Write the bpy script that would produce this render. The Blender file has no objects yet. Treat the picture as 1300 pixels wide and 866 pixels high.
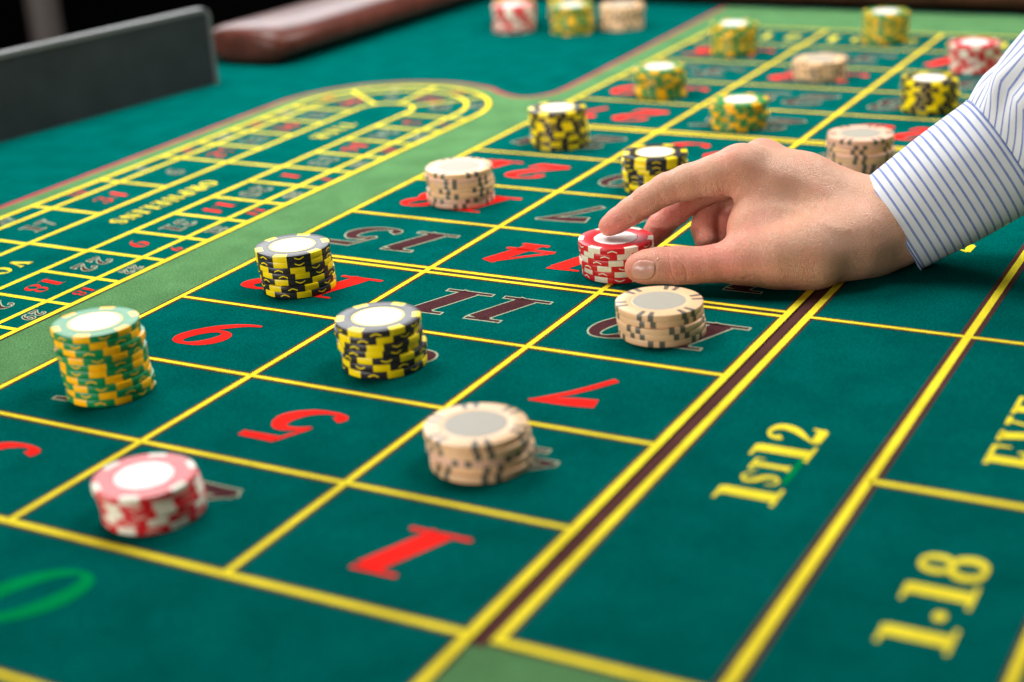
import bpy, bmesh, math, random
import numpy as np
from mathutils import Vector, Matrix

random.seed(7)
rng = np.random.default_rng(7)
sc = bpy.context.scene
U = 0.105                                   # metres per layout cell width
FPX = 1994.5                                # focal length in pixels of a 1300 px wide picture
Rm = np.array([[0.8795723, 0.4725031, -0.05561829],
               [0.12714323, -0.34609577, -0.92954415],
               [-0.45846175, 0.81052979, -0.36449182]])   # rows: camera right, down, forward
Cm = np.array([5.2010686, -3.58487222, 2.62517709])       # camera position in cell units

# ------------------------------------------------------------------ camera
cam = bpy.data.cameras.new('camera')
cam.sensor_width = 36.0
cam.lens = FPX / 1300 * 36
cam.clip_start = 0.02
cam.clip_end = 60
cam.dof.use_dof = True
cam.dof.focus_distance = 7.75 * U
cam.dof.aperture_fstop = 4.9
camo = bpy.data.objects.new('camera', cam)
sc.collection.objects.link(camo)
m = Matrix.Identity(4)
for i in range(3):
    m[i][0] = Rm[0][i]; m[i][1] = -Rm[1][i]; m[i][2] = -Rm[2][i]; m[i][3] = Cm[i] * U
camo.matrix_world = m
sc.camera = camo

# ------------------------------------------------------------------ world and lamps
w = bpy.data.worlds.new('World'); sc.world = w
w.use_nodes = True
w.node_tree.nodes['Background'].inputs[0].default_value = (0.97, 0.98, 1.0, 1)
w.node_tree.nodes['Background'].inputs[1].default_value = 0.05


def area(name, loc, target, sx, sy, power, col):
    l = bpy.data.lights.new(name, 'AREA'); l.shape = 'RECTANGLE'
    l.size = sx; l.size_y = sy; l.energy = power; l.color = col
    o = bpy.data.objects.new(name, l); sc.collection.objects.link(o)
    o.location = loc
    o.rotation_euler = (Vector(target) - Vector(loc)).to_track_quat('-Z', 'Y').to_euler()
    return o


# the lamp hanging over the far left of the table, and a tall window beyond it; the rest are added fills
area('table_lamp', (-0.42, 0.60, 0.80), (-0.26, 0.78, 0), 0.55, 0.45, 13.0, (1.0, 0.985, 0.96))
area('back_fill', (0.50, 1.40, 1.00), (0.30, 0.80, 0), 0.70, 0.50, 12.0, (1.0, 0.985, 0.96))  # added fill from behind, brightens the knuckles and softens the arm's shadow
area('overhead_fill', (0.40, 0.72, 1.00), (0.24, 0.68, 0), 0.45, 0.45, 7.5, (1.0, 0.985, 0.96))  # added overhead fill that lifts the shaded back of the hand
area('window_light', (-1.32, 1.82, 0.84), (0.05, 0.15, 0.0), 1.25, 0.85, 18, (0.96, 0.98, 1.0))
area('front_fill', (-0.55, -1.15, 0.22), (0.25, 0.35, 0.10), 1.3, 0.32, 24, (1.0, 0.92, 0.85))  # added low fill from front left for the thumb and chip sides

sc.view_settings.view_transform = 'Standard'
sc.view_settings.look = 'None'
sc.view_settings.gamma = 1
sc.view_settings.exposure = 0.0
sc.cycles.use_denoising = True
sc.cycles.max_bounces = 6


# ------------------------------------------------------------------ helpers
def srgb(r, g, b):
    f = lambda c: (c / 255 / 12.92) if c / 255 <= 0.04045 else ((c / 255 + 0.055) / 1.055) ** 2.4
    return (f(r), f(g), f(b), 1)


def material(name, col, rough=0.5, spec=0.5, noise=0.0, nscale=400, bump=0.0, bscale=800, coat=0.0, sheen=0.0,
             metal=0.0, col2=None, sss=0.0, sheen_rough=0.5):
    mt = bpy.data.materials.new(name); mt.use_nodes = True
    nt = mt.node_tree; b = nt.nodes['Principled BSDF']
    b.inputs['Base Color'].default_value = col
    b.inputs['Roughness'].default_value = rough
    b.inputs['Specular IOR Level'].default_value = spec
    b.inputs['Coat Weight'].default_value = coat
    b.inputs['Coat Roughness'].default_value = 0.25
    b.inputs['Sheen Weight'].default_value = sheen
    b.inputs['Sheen Roughness'].default_value = sheen_rough
    b.inputs['Metallic'].default_value = metal
    geo = nt.nodes.new('ShaderNodeNewGeometry')
    if noise > 0 or col2:
        n = nt.nodes.new('ShaderNodeTexNoise'); n.inputs['Scale'].default_value = nscale
        n.inputs['Detail'].default_value = 5; n.inputs['Roughness'].default_value = 0.65
        nt.links.new(geo.outputs['Position'], n.inputs['Vector'])
        mx = nt.nodes.new('ShaderNodeMix'); mx.data_type = 'RGBA'
        c2 = col2 if col2 else (col[0] * (1 - noise), col[1] * (1 - noise), col[2] * (1 - noise), 1)
        c1 = col if col2 else (min(1, col[0] * (1 + noise)), min(1, col[1] * (1 + noise)), min(1, col[2] * (1 + noise)), 1)
        mx.inputs['A'].default_value = c1; mx.inputs['B'].default_value = c2
        rmp = nt.nodes.new('ShaderNodeMapRange')
        rmp.inputs['From Min'].default_value = 0.35; rmp.inputs['From Max'].default_value = 0.65
        nt.links.new(n.outputs['Fac'], rmp.inputs['Value'])
        nt.links.new(rmp.outputs['Result'], mx.inputs['Factor'])
        nt.links.new(mx.outputs['Result'], b.inputs['Base Color'])
    if bump > 0:
        n2 = nt.nodes.new('ShaderNodeTexNoise'); n2.inputs['Scale'].default_value = bscale
        n2.inputs['Detail'].default_value = 4
        nt.links.new(geo.outputs['Position'], n2.inputs['Vector'])
        bp = nt.nodes.new('ShaderNodeBump'); bp.inputs['Strength'].default_value = bump
        bp.inputs['Distance'].default_value = 0.0004
        nt.links.new(n2.outputs['Fac'], bp.inputs['Height'])
        nt.links.new(bp.outputs['Normal'], b.inputs['Normal'])
    return mt


def felt(name, col, noise=0.40):
    mt = material(name, col, rough=0.95, spec=0.0, noise=noise, nscale=1050, bump=0.8, bscale=1300, sheen=0.0)
    nt = mt.node_tree; b = nt.nodes['Principled BSDF']
    # a second, larger mottling of the nap (wear and brushed pile)
    geo = [n for n in nt.nodes if n.type == 'NEW_GEOMETRY'][0]
    n = nt.nodes.new('ShaderNodeTexNoise'); n.inputs['Scale'].default_value = 38; n.inputs['Detail'].default_value = 6
    nt.links.new(geo.outputs['Position'], n.inputs['Vector'])
    mr = nt.nodes.new('ShaderNodeMapRange'); mr.inputs['From Min'].default_value = 0.3; mr.inputs['From Max'].default_value = 0.7
    mr.inputs['To Min'].default_value = 0.86; mr.inputs['To Max'].default_value = 1.14
    nt.links.new(n.outputs['Fac'], mr.inputs['Value'])
    mul = nt.nodes.new('ShaderNodeVectorMath'); mul.operation = 'SCALE'
    src = b.inputs['Base Color'].links[0].from_socket
    nt.links.new(src, mul.inputs[0]); nt.links.new(mr.outputs['Result'], mul.inputs['Scale'])
    nt.links.new(mul.outputs[0], b.inputs['Base Color'])
    return mt


M = {}
M['felt'] = felt('teal_felt', (0.0, 0.087, 0.076, 1))
M['pale_felt'] = felt('pale_green_print', (0.085, 0.205, 0.080, 1))
M['yellow_print'] = felt('yellow_print', (0.87, 0.72, 0.038, 1), 0.10)
M['brown_print'] = felt('brown_print', (0.090, 0.036, 0.032, 1), 0.2)
M['black_print'] = felt('dark_number_print', (0.072, 0.026, 0.029, 1), 0.25)
M['outline_print'] = felt('pale_outline_print', (0.34, 0.40, 0.27, 1), 0.12)
M['red_print'] = felt('red_print', (0.88, 0.022, 0.016, 1), 0.12)
M['pink_print'] = felt('rose_border_print', (0.42, 0.045, 0.070, 1), 0.12)
M['green_print'] = felt('green_zero_print', (0.0, 0.21, 0.06, 1), 0.12)
CH = dict(rough=0.34, spec=0.40, bump=0.05, bscale=2500)
M['red'] = material('chip_red', (0.60, 0.010, 0.018, 1), noise=0.06, **CH)
M['black'] = material('chip_black', (0.020, 0.019, 0.024, 1), noise=0.1, **CH)
M['green'] = material('chip_green', (0.0, 0.235, 0.070, 1), noise=0.08, **CH)
M['beige'] = material('chip_beige', (0.82, 0.52, 0.285, 1), noise=0.04, **CH)
M['beige2'] = material('chip_rosy_beige', (0.82, 0.49, 0.35, 1), noise=0.04, **CH)
M['cream'] = material('chip_cream_insert', (0.78, 0.74, 0.60, 1), noise=0.05, **CH)
M['yellow'] = material('chip_yellow_insert', (0.95, 0.73, 0.0, 1), noise=0.05, **CH)
M['orange'] = material('chip_orange_insert', (0.95, 0.48, 0.0, 1), noise=0.05, **CH)
M['grey'] = material('chip_grey_insert', (0.12, 0.115, 0.09, 1), noise=0.08, **CH)
M['white_inlay'] = material('chip_white_inlay', (0.80, 0.79, 0.76, 1), rough=0.4, spec=0.5, noise=0.03)
M['grey_inlay'] = material('chip_grey_inlay', (0.36, 0.335, 0.27, 1), rough=0.5, spec=0.4, noise=0.03)
M['leather'] = material('brown_leather', (0.085, 0.024, 0.016, 1), rough=0.30, spec=0.24, noise=0.3, nscale=60, bump=0.35, bscale=420)
M['screen'] = material('grey_screen_face', (0.019, 0.025, 0.026, 1), rough=0.55, spec=0.3, noise=0.2, nscale=30)
M['screen_edge'] = material('grey_screen_edge', (0.10, 0.105, 0.105, 1), rough=0.4, spec=0.5, noise=0.1)
M['dark'] = material('dark_backdrop', (0.006, 0.005, 0.005, 1), rough=0.9, spec=0.1, noise=0.4, nscale=3)
M['post'] = material('dull_metal_post', (0.06, 0.05, 0.045, 1), rough=0.5, spec=0.5, noise=0.1)
M['wood'] = material('dark_wood', (0.02, 0.008, 0.005, 1), rough=0.5, noise=0.3, nscale=20)

col = sc.collection


def new_mesh(name, verts, faces, mat=None, smooth=False):
    me = bpy.data.meshes.new(name)
    me.from_pydata([tuple(v) for v in verts], [], faces)
    if mat: me.materials.append(mat)
    if smooth: me.polygons.foreach_set('use_smooth', [True] * len(me.polygons))
    me.update()
    return me


def link(name, data, parent=None, loc=None):
    o = bpy.data.objects.new(name, data); col.objects.link(o)
    if parent: o.parent = parent
    if loc is not None: o.location = loc
    return o


def tag(o, label=None, cat=None, group=None, kind=None):
    if label: o['label'] = label
    if cat: o['category'] = cat
    if group: o['group'] = group
    if kind: o['kind'] = kind
    return o


def P3(u, v, s):
    """a point s cell-units in front of the lens, seen at photo pixel (u, v), in cell units"""
    d = np.array([(u - 650) / FPX * s, (v - 433) / FPX * s, s])
    return Rm.T @ d + Cm


# ------------------------------------------------------------------ setting: floor and dark room behind
def box_mesh(name, x0, y0, z0, x1, y1, z1, mat, bevel=0.0):
    bm = bmesh.new()
    bmesh.ops.create_cube(bm, size=1)
    for v in bm.verts:
        v.co = Vector(((x0 + x1) / 2 + v.co.x * (x1 - x0), (y0 + y1) / 2 + v.co.y * (y1 - y0), (z0 + z1) / 2 + v.co.z * (z1 - z0)))
    if bevel: bmesh.ops.bevel(bm, geom=bm.edges[:], offset=bevel, segments=3, affect='EDGES', profile=0.6)
    me = bpy.data.meshes.new(name); bm.to_mesh(me); bm.free(); me.materials.append(mat)
    return me


tag(link('floor', box_mesh('floor', -4, -2, -0.80, 4, 5, -0.76, M['dark'])), kind='structure')
tag(link('wall', box_mesh('wall', -4, 3.6, -0.76, 4, 3.7, 1.6, M['dark'])), kind='structure')

bm = bmesh.new()
bmesh.ops.create_cone(bm, cap_ends=True, segments=24, radius1=0.022, radius2=0.022, depth=1.5)
me = bpy.data.meshes.new('post'); bm.to_mesh(me); bm.free(); me.materials.append(M['post'])
pp = P3(62, 60, 20.0) * U
tag(link('metal_post', me, loc=(pp[0], pp[1], -0.01)), 'dim grey vertical post out of focus in the dark behind the upright screen', 'post')

# ------------------------------------------------------------------ roulette table
table = link('roulette_table', None)
tag(table, 'green felt roulette table printed with yellow grid lines and numbers, brown padded rail', 'table')

X0, XA, XB, XC, XD, XE, XF = 0.0, 1.0, 2.0, 2.958, 3.057, 3.789, 4.52
LR, GAP = 0.7363, 0.0915


def Y(n):
    return n * LR + (GAP if n > 4 else GAP / 2 if n == 4 else 0) + (GAP if n > 8 else GAP / 2 if n == 8 else 0)


Y12, Y13 = Y(12), Y(13) - 0.02
TX0, TX1, TY0, TY1 = -3.9, 5.9, -1.9, 10.78
ZL = 0.00010   # metres between printed layers

# the felt is a slab, with its own print layers a hair above
link('felt', box_mesh('felt', TX0 * U, TY0 * U, -0.02, TX1 * U, TY1 * U, 0.0, M['felt']), table)
link('table_body', box_mesh('table_body', (TX0 - .6) * U, TY0 * U, -0.09, (TX1 + .6) * U, (TY1 + .7) * U, -0.0205, M['wood']), table)


class Sheet:
    """flat print collected in cell units, each polygon a hair above the last"""
    def __init__(s): s.v = []; s.f = []; s.k = 0

    def poly(s, pts, z=0.0):
        b = len(s.v); s.k += 1
        for p in pts: s.v.append((p[0] * U, p[1] * U, z + s.k * 4e-9))
        s.f.append(tuple(range(b, b + len(pts))))

    def rect(s, x0, y0, x1, y1, z=0.0): s.poly([(x0, y0), (x1, y0), (x1, y1), (x0, y1)], z)

    def ribbon(s, pts, wd, z=0.0, closed=False, steps=0):
        P = [np.array(p[:2], float) for p in pts]
        W = [p[2] if len(p) > 2 else wd for p in pts]
        n = len(P)
        L, Rr = [], []
        for i in range(n):
            a = P[(i - 1) % n] if (closed or i > 0) else P[i]
            c = P[(i + 1) % n] if (closed or i < n - 1) else P[i]
            t = c - a; t /= (np.linalg.norm(t) + 1e-12)
            nn = np.array([-t[1], t[0]])
            L.append(P[i] + nn * W[i] / 2); Rr.append(P[i] - nn * W[i] / 2)
        b = len(s.v)
        for i in range(n):
            s.k += 1
            s.v.append((L[i][0] * U, L[i][1] * U, z + s.k * 4e-9)); s.v.append((Rr[i][0] * U, Rr[i][1] * U, z + s.k * 4e-9))
        m_ = n if closed else n - 1
        for i in range(m_):
            j = (i + 1) % n
            s.f.append((b + 2 * i, b + 2 * i + 1, b + 2 * j + 1, b + 2 * j))

    def build(s, name, mat, z, parent=table):
        me = bpy.data.meshes.new(name)
        me.from_pydata([(a, b, c + z) for a, b, c in s.v], [], s.f)
        me.materials.append(mat)
        # every face must look up
        bm = bmesh.new(); bm.from_mesh(me)
        bm.normal_update()
        fl = [f for f in bm.faces if f.normal.z < 0]
        bmesh.ops.reverse_faces(bm, faces=fl)
        bm.to_mesh(me); bm.free()
        return link(name, me, parent)


def arc(cx, cy, r, a0, a1, n=40):
    return [(cx + r * math.cos(math.radians(a0 + (a1 - a0) * i / n)), cy + r * math.sin(math.radians(a0 + (a1 - a0) * i / n))) for i in range(n + 1)]


def catmull(pts, n=8, closed=False):
    P = [np.array(p, float) for p in pts]
    out = []
    N = len(P)
    rngi = range(N if closed else N - 1)
    for i in rngi:
        p1, p2 = P[i], P[(i + 1) % N]
        p0 = P[(i - 1) % N] if (closed or i > 0) else 2 * p1 - p2
        p3 = P[(i + 2) % N] if (closed or i < N - 2) else 2 * p2 - p1
        for k in range(n):
            t = k / n
            out.append(0.5 * ((2 * p1) + (-p0 + p2) * t + (2 * p0 - 5 * p1 + 4 * p2 - p3) * t * t + (-p0 + 3 * p1 - 3 * p2 + p3) * t ** 3))
    if not closed: out.append(P[-1])
    return [tuple(o) for o in out]


# pale green ground with its rose border
edge = [(-2.215, -1.8), (-2.215, 6.05)] + [p for p in arc(-1.25, 6.08, 0.965, 180, 60, 30)]
val = catmull([edge[-1], (-0.62, 6.80), (-0.45, 6.73), (-0.30, 6.80), (-0.235, 7.02), (-0.235, 7.5)], 6)
edge += val[1:]
edge += [(-0.32, 10.7)]
sh = Sheet()
bm = bmesh.new()
vs = [bm.verts.new((p[0] * U, p[1] * U, ZL)) for p in edge + [(5.4, 10.7), (5.4, -1.8)]]
fc = bm.faces.new(vs); bm.normal_update()
if fc.normal.z < 0: fc.normal_flip()
bmesh.ops.triangulate(bm, faces=bm.faces[:])
me = bpy.data.meshes.new('pale_green_border'); bm.to_mesh(me); bm.free(); me.materials.append(M['pale_felt'])
link('pale_green_border', me, table)
s = Sheet(); s.ribbon(edge, 0.040); s.build('rose_border_line', M['pink_print'], 2 * ZL)

# dark green cells
s = Sheet()
s.rect(X0, -0.77, XC, Y12); s.rect(X0, Y12, XC, Y13)
s.rect(XD, 0, XE, Y12); s.rect(XE, 0, XF, Y12)
RCX, RCY = -1.25, 6.10
RO, RM_, RI = 0.78, 0.615, 0.222
track = [(RCX + RO, -1.5)] + arc(RCX, RCY, RO, 0, 180) + [(RCX - RO, -1.5)]
s.poly(track)
s.build('dark_green_cells', M['felt'], 2 * ZL)

# brown edging and the yellow lines
LW, LC, EDG = 0.0245, 0.0275, 0.0135
LB = 0.035
yl = Sheet(); br = Sheet()
lo, hi = -0.77, Y13


def line(x0, y0, x1, y1, wd=LW, e=EDG):
    if abs(x1 - x0) > abs(y1 - y0):
        yl.rect(min(x0, x1), y0 - wd / 2, max(x0, x1), y0 + wd / 2); br.rect(min(x0, x1), y0 - wd / 2 - e, max(x0, x1), y0 + wd / 2 + e)
    else:
        yl.rect(x0 - wd / 2, min(y0, y1), x0 + wd / 2, max(y0, y1)); br.rect(x0 - wd / 2 - e, min(y0, y1), x0 + wd / 2 + e, max(y0, y1))


line(X0, lo - LW / 2, X0, hi, LC)
line(XA, 0, XA, hi, LC); line(XB, 0, XB, hi, LC)
line(XC, -1.7, XC, hi, LB)
line(XD, -LB / 2, XD, Y12, LB); line(XE, -1.7, XE, Y12, LB, 0.023)
line(XF, -LW / 2, XF, Y12, LC)
br.rect(XC + LB / 2, -0.05, XD - LB / 2, Y12)
for n in range(0, 13):
    if n in (4, 8):
        for d in (-0.030, 0.030):
            line(X0, Y(n) + d, XC, Y(n) + d, 0.027, 0.014)
        line(XD, Y(n), XE, Y(n), 0.024)
        line(XE, Y(n), XF, Y(n), 0.024)
    else:
        line(X0, Y(n), XC, Y(n), 0.032 if n == 0 else LW)
    if n in (2, 6, 10): line(XE, Y(n), XF, Y(n), 0.033)
line(X0, Y13, XC, Y13); line(X0, lo, XC, lo)
line(XD, 0, XF, 0, LB); line(XD, Y12, XF, Y12)


def rl(pts, wd=0.036, e=0.010):
    yl.ribbon(pts, wd); br.ribbon(pts, wd + 2 * e)


rl([(RCX + RO, -1.5)] + arc(RCX, RCY, RO, 0, 180, 60) + [(RCX - RO, -1.5)], 0.034)
rl([(RCX + RM_, -1.5)] + arc(RCX, RCY, RM_, 0, 180, 60) + [(RCX - RM_, -1.5)], 0.031, 0.004)
rl([(RCX + RI, -1.5)] + arc(RCX, RCY - 0.02, RI, 0, 180, 24) + [(RCX - RI, -1.5)], 0.031, 0.004)
near_y = [1.905 + 0.3715 * k for k in range(-6, 12)]
for y in near_y: rl([(RCX + RI, y), (RCX + RO, y)], 0.030, 0.0)
far_y = [-0.46, 0.155, 0.77, 1.385, 2.00, 2.62, 3.235, 3.855, 4.475, 4.86, 5.235, 5.61, 5.99]
for y in far_y: rl([(RCX - RI, y), (RCX - RO, y)], 0.030, 0.0)
for y in (2.635, 4.485): rl([(RCX - RI, y), (RCX + RI, y)], 0.032, 0.0)
for a in (45, 91, 142):
    c, s_ = math.cos(math.radians(a)), math.sin(math.radians(a))
    rl([(RCX + RI * c, RCY + RI * s_), (RCX + RO * c, RCY + RO * s_)], 0.030, 0.0)
br.build('brown_line_edging', M['brown_print'], 3 * ZL)
yl.build('yellow_line_grid', M['yellow_print'], 4 * ZL)

# ------------------------------------------------------------------ lettering, drawn as swelling pen strokes
# glyph: (width, [ (closed, [(u, v, stroke width)...]) ... ]); height is 1, straight if closed == 'L'
def ell(cx, cy, rx, ry, ws, wt):
    return [(cx + rx * math.cos(a), cy + ry * math.sin(a), wt + (ws - wt) * abs(math.cos(a)) ** 1.3) for a in [2 * math.pi * i / 28 for i in range(28)]]


G = {
 '0': (.80, [('C', ell(.40, .5, .29, .46, .22, .07))]),
 '1': (.66, [('L', [(.35, .03, .29), (.35, .93, .29)]), ('L', [(.02, .035, .065), (.70, .035, .065)]), ('L', [(-.02, .955, .06), (.47, .965, .065)]), ('L', [(.16, .92, .04), (.32, .86, .12)])]),
 '2': (.82, [('S', [(.17, .70, .19), (.13, .76, .17), (.15, .88, .09), (.36, .96, .08), (.60, .86, .20), (.62, .70, .22), (.50, .50, .17), (.26, .28, .08), (.10, .10, .07)]),
             ('L', [(.12, .11, .17), (.66, .11, .20)]), ('L', [(.68, .06, .12), (.72, .30, .06)])]),
 '3': (.80, [('S', [(.15, .76, .17), (.15, .85, .13), (.35, .955, .07), (.58, .87, .18), (.60, .72, .19), (.48, .58, .09), (.30, .54, .06)]),
             ('S', [(.32, .55, .06), (.52, .50, .12), (.63, .32, .23), (.56, .12, .16), (.34, .04, .07), (.14, .12, .14), (.13, .22, .17)])]),
 '4': (.86, [('L', [(.55, .03, .25), (.55, .97, .25)]), ('L', [(.03, .29, .08), (.82, .29, .08)]), ('L', [(.05, .30, .07), (.50, .96, .07)]), ('L', [(.34, .03, .07), (.78, .03, .07)])]),
 '5': (.80, [('L', [(.20, .93, .15), (.68, .93, .13)]), ('L', [(.20, .96, .06), (.17, .50, .06)]),
             ('S', [(.17, .50, .06), (.30, .60, .08), (.50, .60, .16), (.65, .36, .24), (.56, .12, .15), (.32, .04, .07), (.13, .12, .14), (.14, .21, .16)])]),
 '6': (.80, [('C', ell(.42, .31, .25, .27, .21, .07)), ('S', [(.70, .95, .05), (.48, .90, .10), (.28, .72, .16), (.17, .45, .19), (.19, .28, .18)])]),
 '7': (.80, [('S', [(.07, .80, .22), (.32, .85, .22), (.58, .91, .14), (.78, .975, .03)]), ('S', [(.72, .94, .06), (.54, .58, .10), (.42, .04, .11)])]),
 '8': (.80, [('C', ell(.41, .73, .22, .225, .17, .07)), ('C', ell(.41, .275, .28, .24, .21, .07))]),
 '9': (.80, [('C', ell(.38, .69, .25, .27, .21, .07)), ('S', [(.10, .05, .05), (.32, .10, .10), (.52, .28, .16), (.63, .55, .19), (.61, .72, .18)])]),
 'E': (.78, [('L', [(.24, .02, .22), (.24, .98, .22)]), ('L', [(.04, .965, .07), (.70, .965, .07)]), ('L', [(.04, .035, .07), (.72, .035, .07)]), ('L', [(.3, .5, .07), (.54, .5, .07)]), ('L', [(.68, .98, .09), (.70, .74, .05)]), ('L', [(.70, .02, .09), (.72, .28, .05)]), ('L', [(.55, .38, .07), (.55, .62, .07)])]),
 'V': (.88, [('L', [(.17, .97, .22), (.46, .04, .20)]), ('L', [(.46, .04, .07), (.74, .97, .07)]), ('L', [(.0, .965, .07), (.36, .965, .07)]), ('L', [(.60, .965, .07), (.90, .965, .07)])]),
 'N': (.95, [('L', [(.15, .03, .07), (.15, .97, .07)]), ('L', [(.16, .95, .20), (.76, .05, .20)]), ('L', [(.80, .03, .07), (.80, .97, .07)]), ('L', [(.0, .035, .06), (.30, .035, .06)]), ('L', [(.66, .965, .06), (.95, .965, .06)])]),
 'D': (.88, [('L', [(.22, .02, .21), (.22, .98, .21)]), ('S', [(.04, .965, .07), (.42, .965, .08), (.68, .80, .18), (.73, .5, .22), (.68, .2, .18), (.42, .035, .08), (.04, .035, .07)])]),
 'S': (.68, [('S', [(.58, .72, .06), (.54, .90, .08), (.34, .96, .08), (.14, .82, .15), (.20, .62, .19), (.46, .44, .20), (.56, .22, .16), (.36, .04, .08), (.14, .10, .08), (.08, .30, .06)])]),
 'T': (.80, [('L', [(.40, .02, .21), (.40, .95, .21)]), ('L', [(.04, .96, .08), (.76, .96, .08)]), ('L', [(.05, .97, .08), (.05, .74, .05)]), ('L', [(.75, .97, .08), (.75, .74, .05)]), ('L', [(.22, .035, .07), (.58, .035, .07)])]),
 'R': (.90, [('L', [(.22, .02, .21), (.22, .98, .21)]), ('S', [(.04, .965, .07), (.42, .965, .08), (.62, .85, .18), (.60, .60, .17), (.40, .50, .07), (.24, .50, .06)]), ('S', [(.40, .50, .08), (.60, .35, .18), (.66, .08, .16), (.86, .06, .06)]), ('L', [(.04, .035, .07), (.40, .035, .07)])]),
 'P': (.82, [('L', [(.22, .02, .21), (.22, .98, .21)]), ('S', [(.04, .965, .07), (.42, .965, .08), (.64, .85, .18), (.62, .58, .17), (.42, .46, .07), (.24, .46, .06)]), ('L', [(.04, .035, .07), (.40, .035, .07)])]),
 'H': (1.0, [('L', [(.20, .02, .20), (.20, .98, .20)]), ('L', [(.76, .02, .20), (.76, .98, .20)]), ('L', [(.2, .5, .07), (.76, .5, .07)]), ('L', [(.03, .035, .07), (.37, .035, .07)]), ('L', [(.59, .035, .07), (.93, .035, .07)]), ('L', [(.03, .965, .07), (.37, .965, .07)]), ('L', [(.59, .965, .07), (.93, .965, .07)])]),
 'L': (.76, [('L', [(.24, .02, .21), (.24, .98, .21)]), ('L', [(.04, .965, .07), (.44, .965, .07)]), ('L', [(.04, .035, .07), (.70, .035, .07)]), ('L', [(.69, .02, .09), (.70, .30, .05)])]),
 'I': (.46, [('L', [(.22, .02, .21), (.22, .98, .21)]), ('L', [(.02, .965, .07), (.42, .965, .07)]), ('L', [(.02, .035, .07), (.42, .035, .07)])]),
 'O': (.92, [('C', ell(.45, .5, .34, .46, .22, .07))]),
 '-': (.40, [('S', [(.08, .34, .12), (.2, .34, .2), (.32, .34, .12)])]),
 ' ': (.35, []),
 '_': (.0, []),
}


def write(text, cx, cy, height, direction, slant=0.0, wscale=1.0, gap=0.10, mat='red', outline=False, name='printed_number', z0=4, heights=None, bold=0.0):
    """direction = degrees the reading direction is turned from +X; centred on (cx, cy)"""
    sizes = heights or [1.0] * len(text)
    adv = [G[c][0] * wscale * k for c, k in zip(text, sizes)]
    total = sum(adv) + gap * (len(text) - 1)
    ca, sa = math.cos(math.radians(direction)), math.sin(math.radians(direction))

    def place(u, v):
        u = u + slant * (v - .5)
        u = (u - total / 2) * height; v = (v - 0.5) * height
        return cx + u * ca - v * sa, cy + u * sa + v * ca
    fill, rim = Sheet(), Sheet()
    pen = 0.0
    for c, a, k in zip(text, adv, sizes):
        for kind, pts in G[c][1]:
            closed = kind == 'C'
            pts = [tuple(p) for p in pts]
            if kind != 'L': pts = catmull(pts, 2 if closed else 8, closed)
            q = []
            for (u, v, wd) in pts:
                x, y = place(pen + u * wscale * k, v * k + (1 - k) * .5)
                q.append((x, y, (wd * (0.5 + 0.5 * wscale) * k + bold) * height))
            fill.ribbon(q, 0.1, closed=closed)
            if outline:
                e = outline
                q2 = [(x, y, wd + 2 * e) for x, y, wd in q]
                if not closed:      # lengthen both ends by the rim
                    for i, j in ((0, 1), (-1, -2)):
                        d = np.array(q2[i][:2]) - np.array(q2[j][:2]); d = d / (np.linalg.norm(d) + 1e-9) * e
                        pe = (q2[i][0] + d[0], q2[i][1] + d[1], q2[i][2])
                        if i == 0: q2.insert(0, pe)
                        else: q2.append(pe)
                rim.ribbon(q2, 0.1, closed=closed)
        pen += a + gap
    o = fill.build(name, M[mat], z0 * ZL)
    if outline:
        r = rim.build('number_outline', M['outline_print'], (z0 - 0.5) * ZL, parent=o)
    return o


RED = {1, 3, 5, 7, 9, 12, 14, 16, 18, 19, 21, 23, 25, 27, 30, 32, 34, 36}
for n in range(1, 37):
    row = (n - 1) // 3; c3 = (n - 1) % 3
    cx = [2.49, 1.5, 0.5][c3]
    cy = (Y(row) + Y(row + 1)) / 2 - 0.0
    red = n in RED
    write(str(n), cx, cy, 0.335, 180, slant=0.42, wscale=1.10, gap=0.24, mat='red_print' if red else 'black_print', outline=False if red else 0.0095)
write('0', 1.47, -0.375, 0.40, 180, slant=0.35, wscale=0.95, mat='green_print')

TC = (XD + XE) / 2
for i, (t, hs) in enumerate([('1ST12', [1, .64, .64, 1, 1]), ('2ND12', [1, .64, .64, 1, 1]), ('3RD12', [1, .64, .64, 1, 1])]):
    cy = (Y(4 * i) + Y(4 * i + 4)) / 2
    # small capitals sit on the upper part, above a green dash
    write(t, TC, cy, 0.232, 90, wscale=0.86, gap=0.085, mat='yellow_print', name='printed_word', heights=hs)
    k = Sheet(); k.rect(TC + 0.082, cy - 0.16, TC + 0.104, cy + 0.06); k.build('green_dash', M['green_print'], 4 * ZL)
TE = (XE + XF) / 2 + 0.06
for i, t in enumerate(['1-18', 'EVEN']):
    write(t, TE + (0.0 if i == 0 else 0.05), (Y(2 * i) + Y(2 * i + 2)) / 2 + (0.02 if i == 0 else 0), 0.225 if i == 0 else 0.27, 90, wscale=0.95, gap=0.10, mat='yellow_print', name='printed_word')
for cx in (0.5, 1.5, 2.5):
    write('2 TO 1', cx, (Y12 + Y13) / 2, 0.20, 180, wscale=0.9, gap=0.08, mat='yellow_print', name='printed_word')

near_n = [13, 36][:0] + [3, 35, 12, 28, 7, 29, 18, 22, 9, 31, 14, 20, 1, 33, 16, 24, 5]
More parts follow.
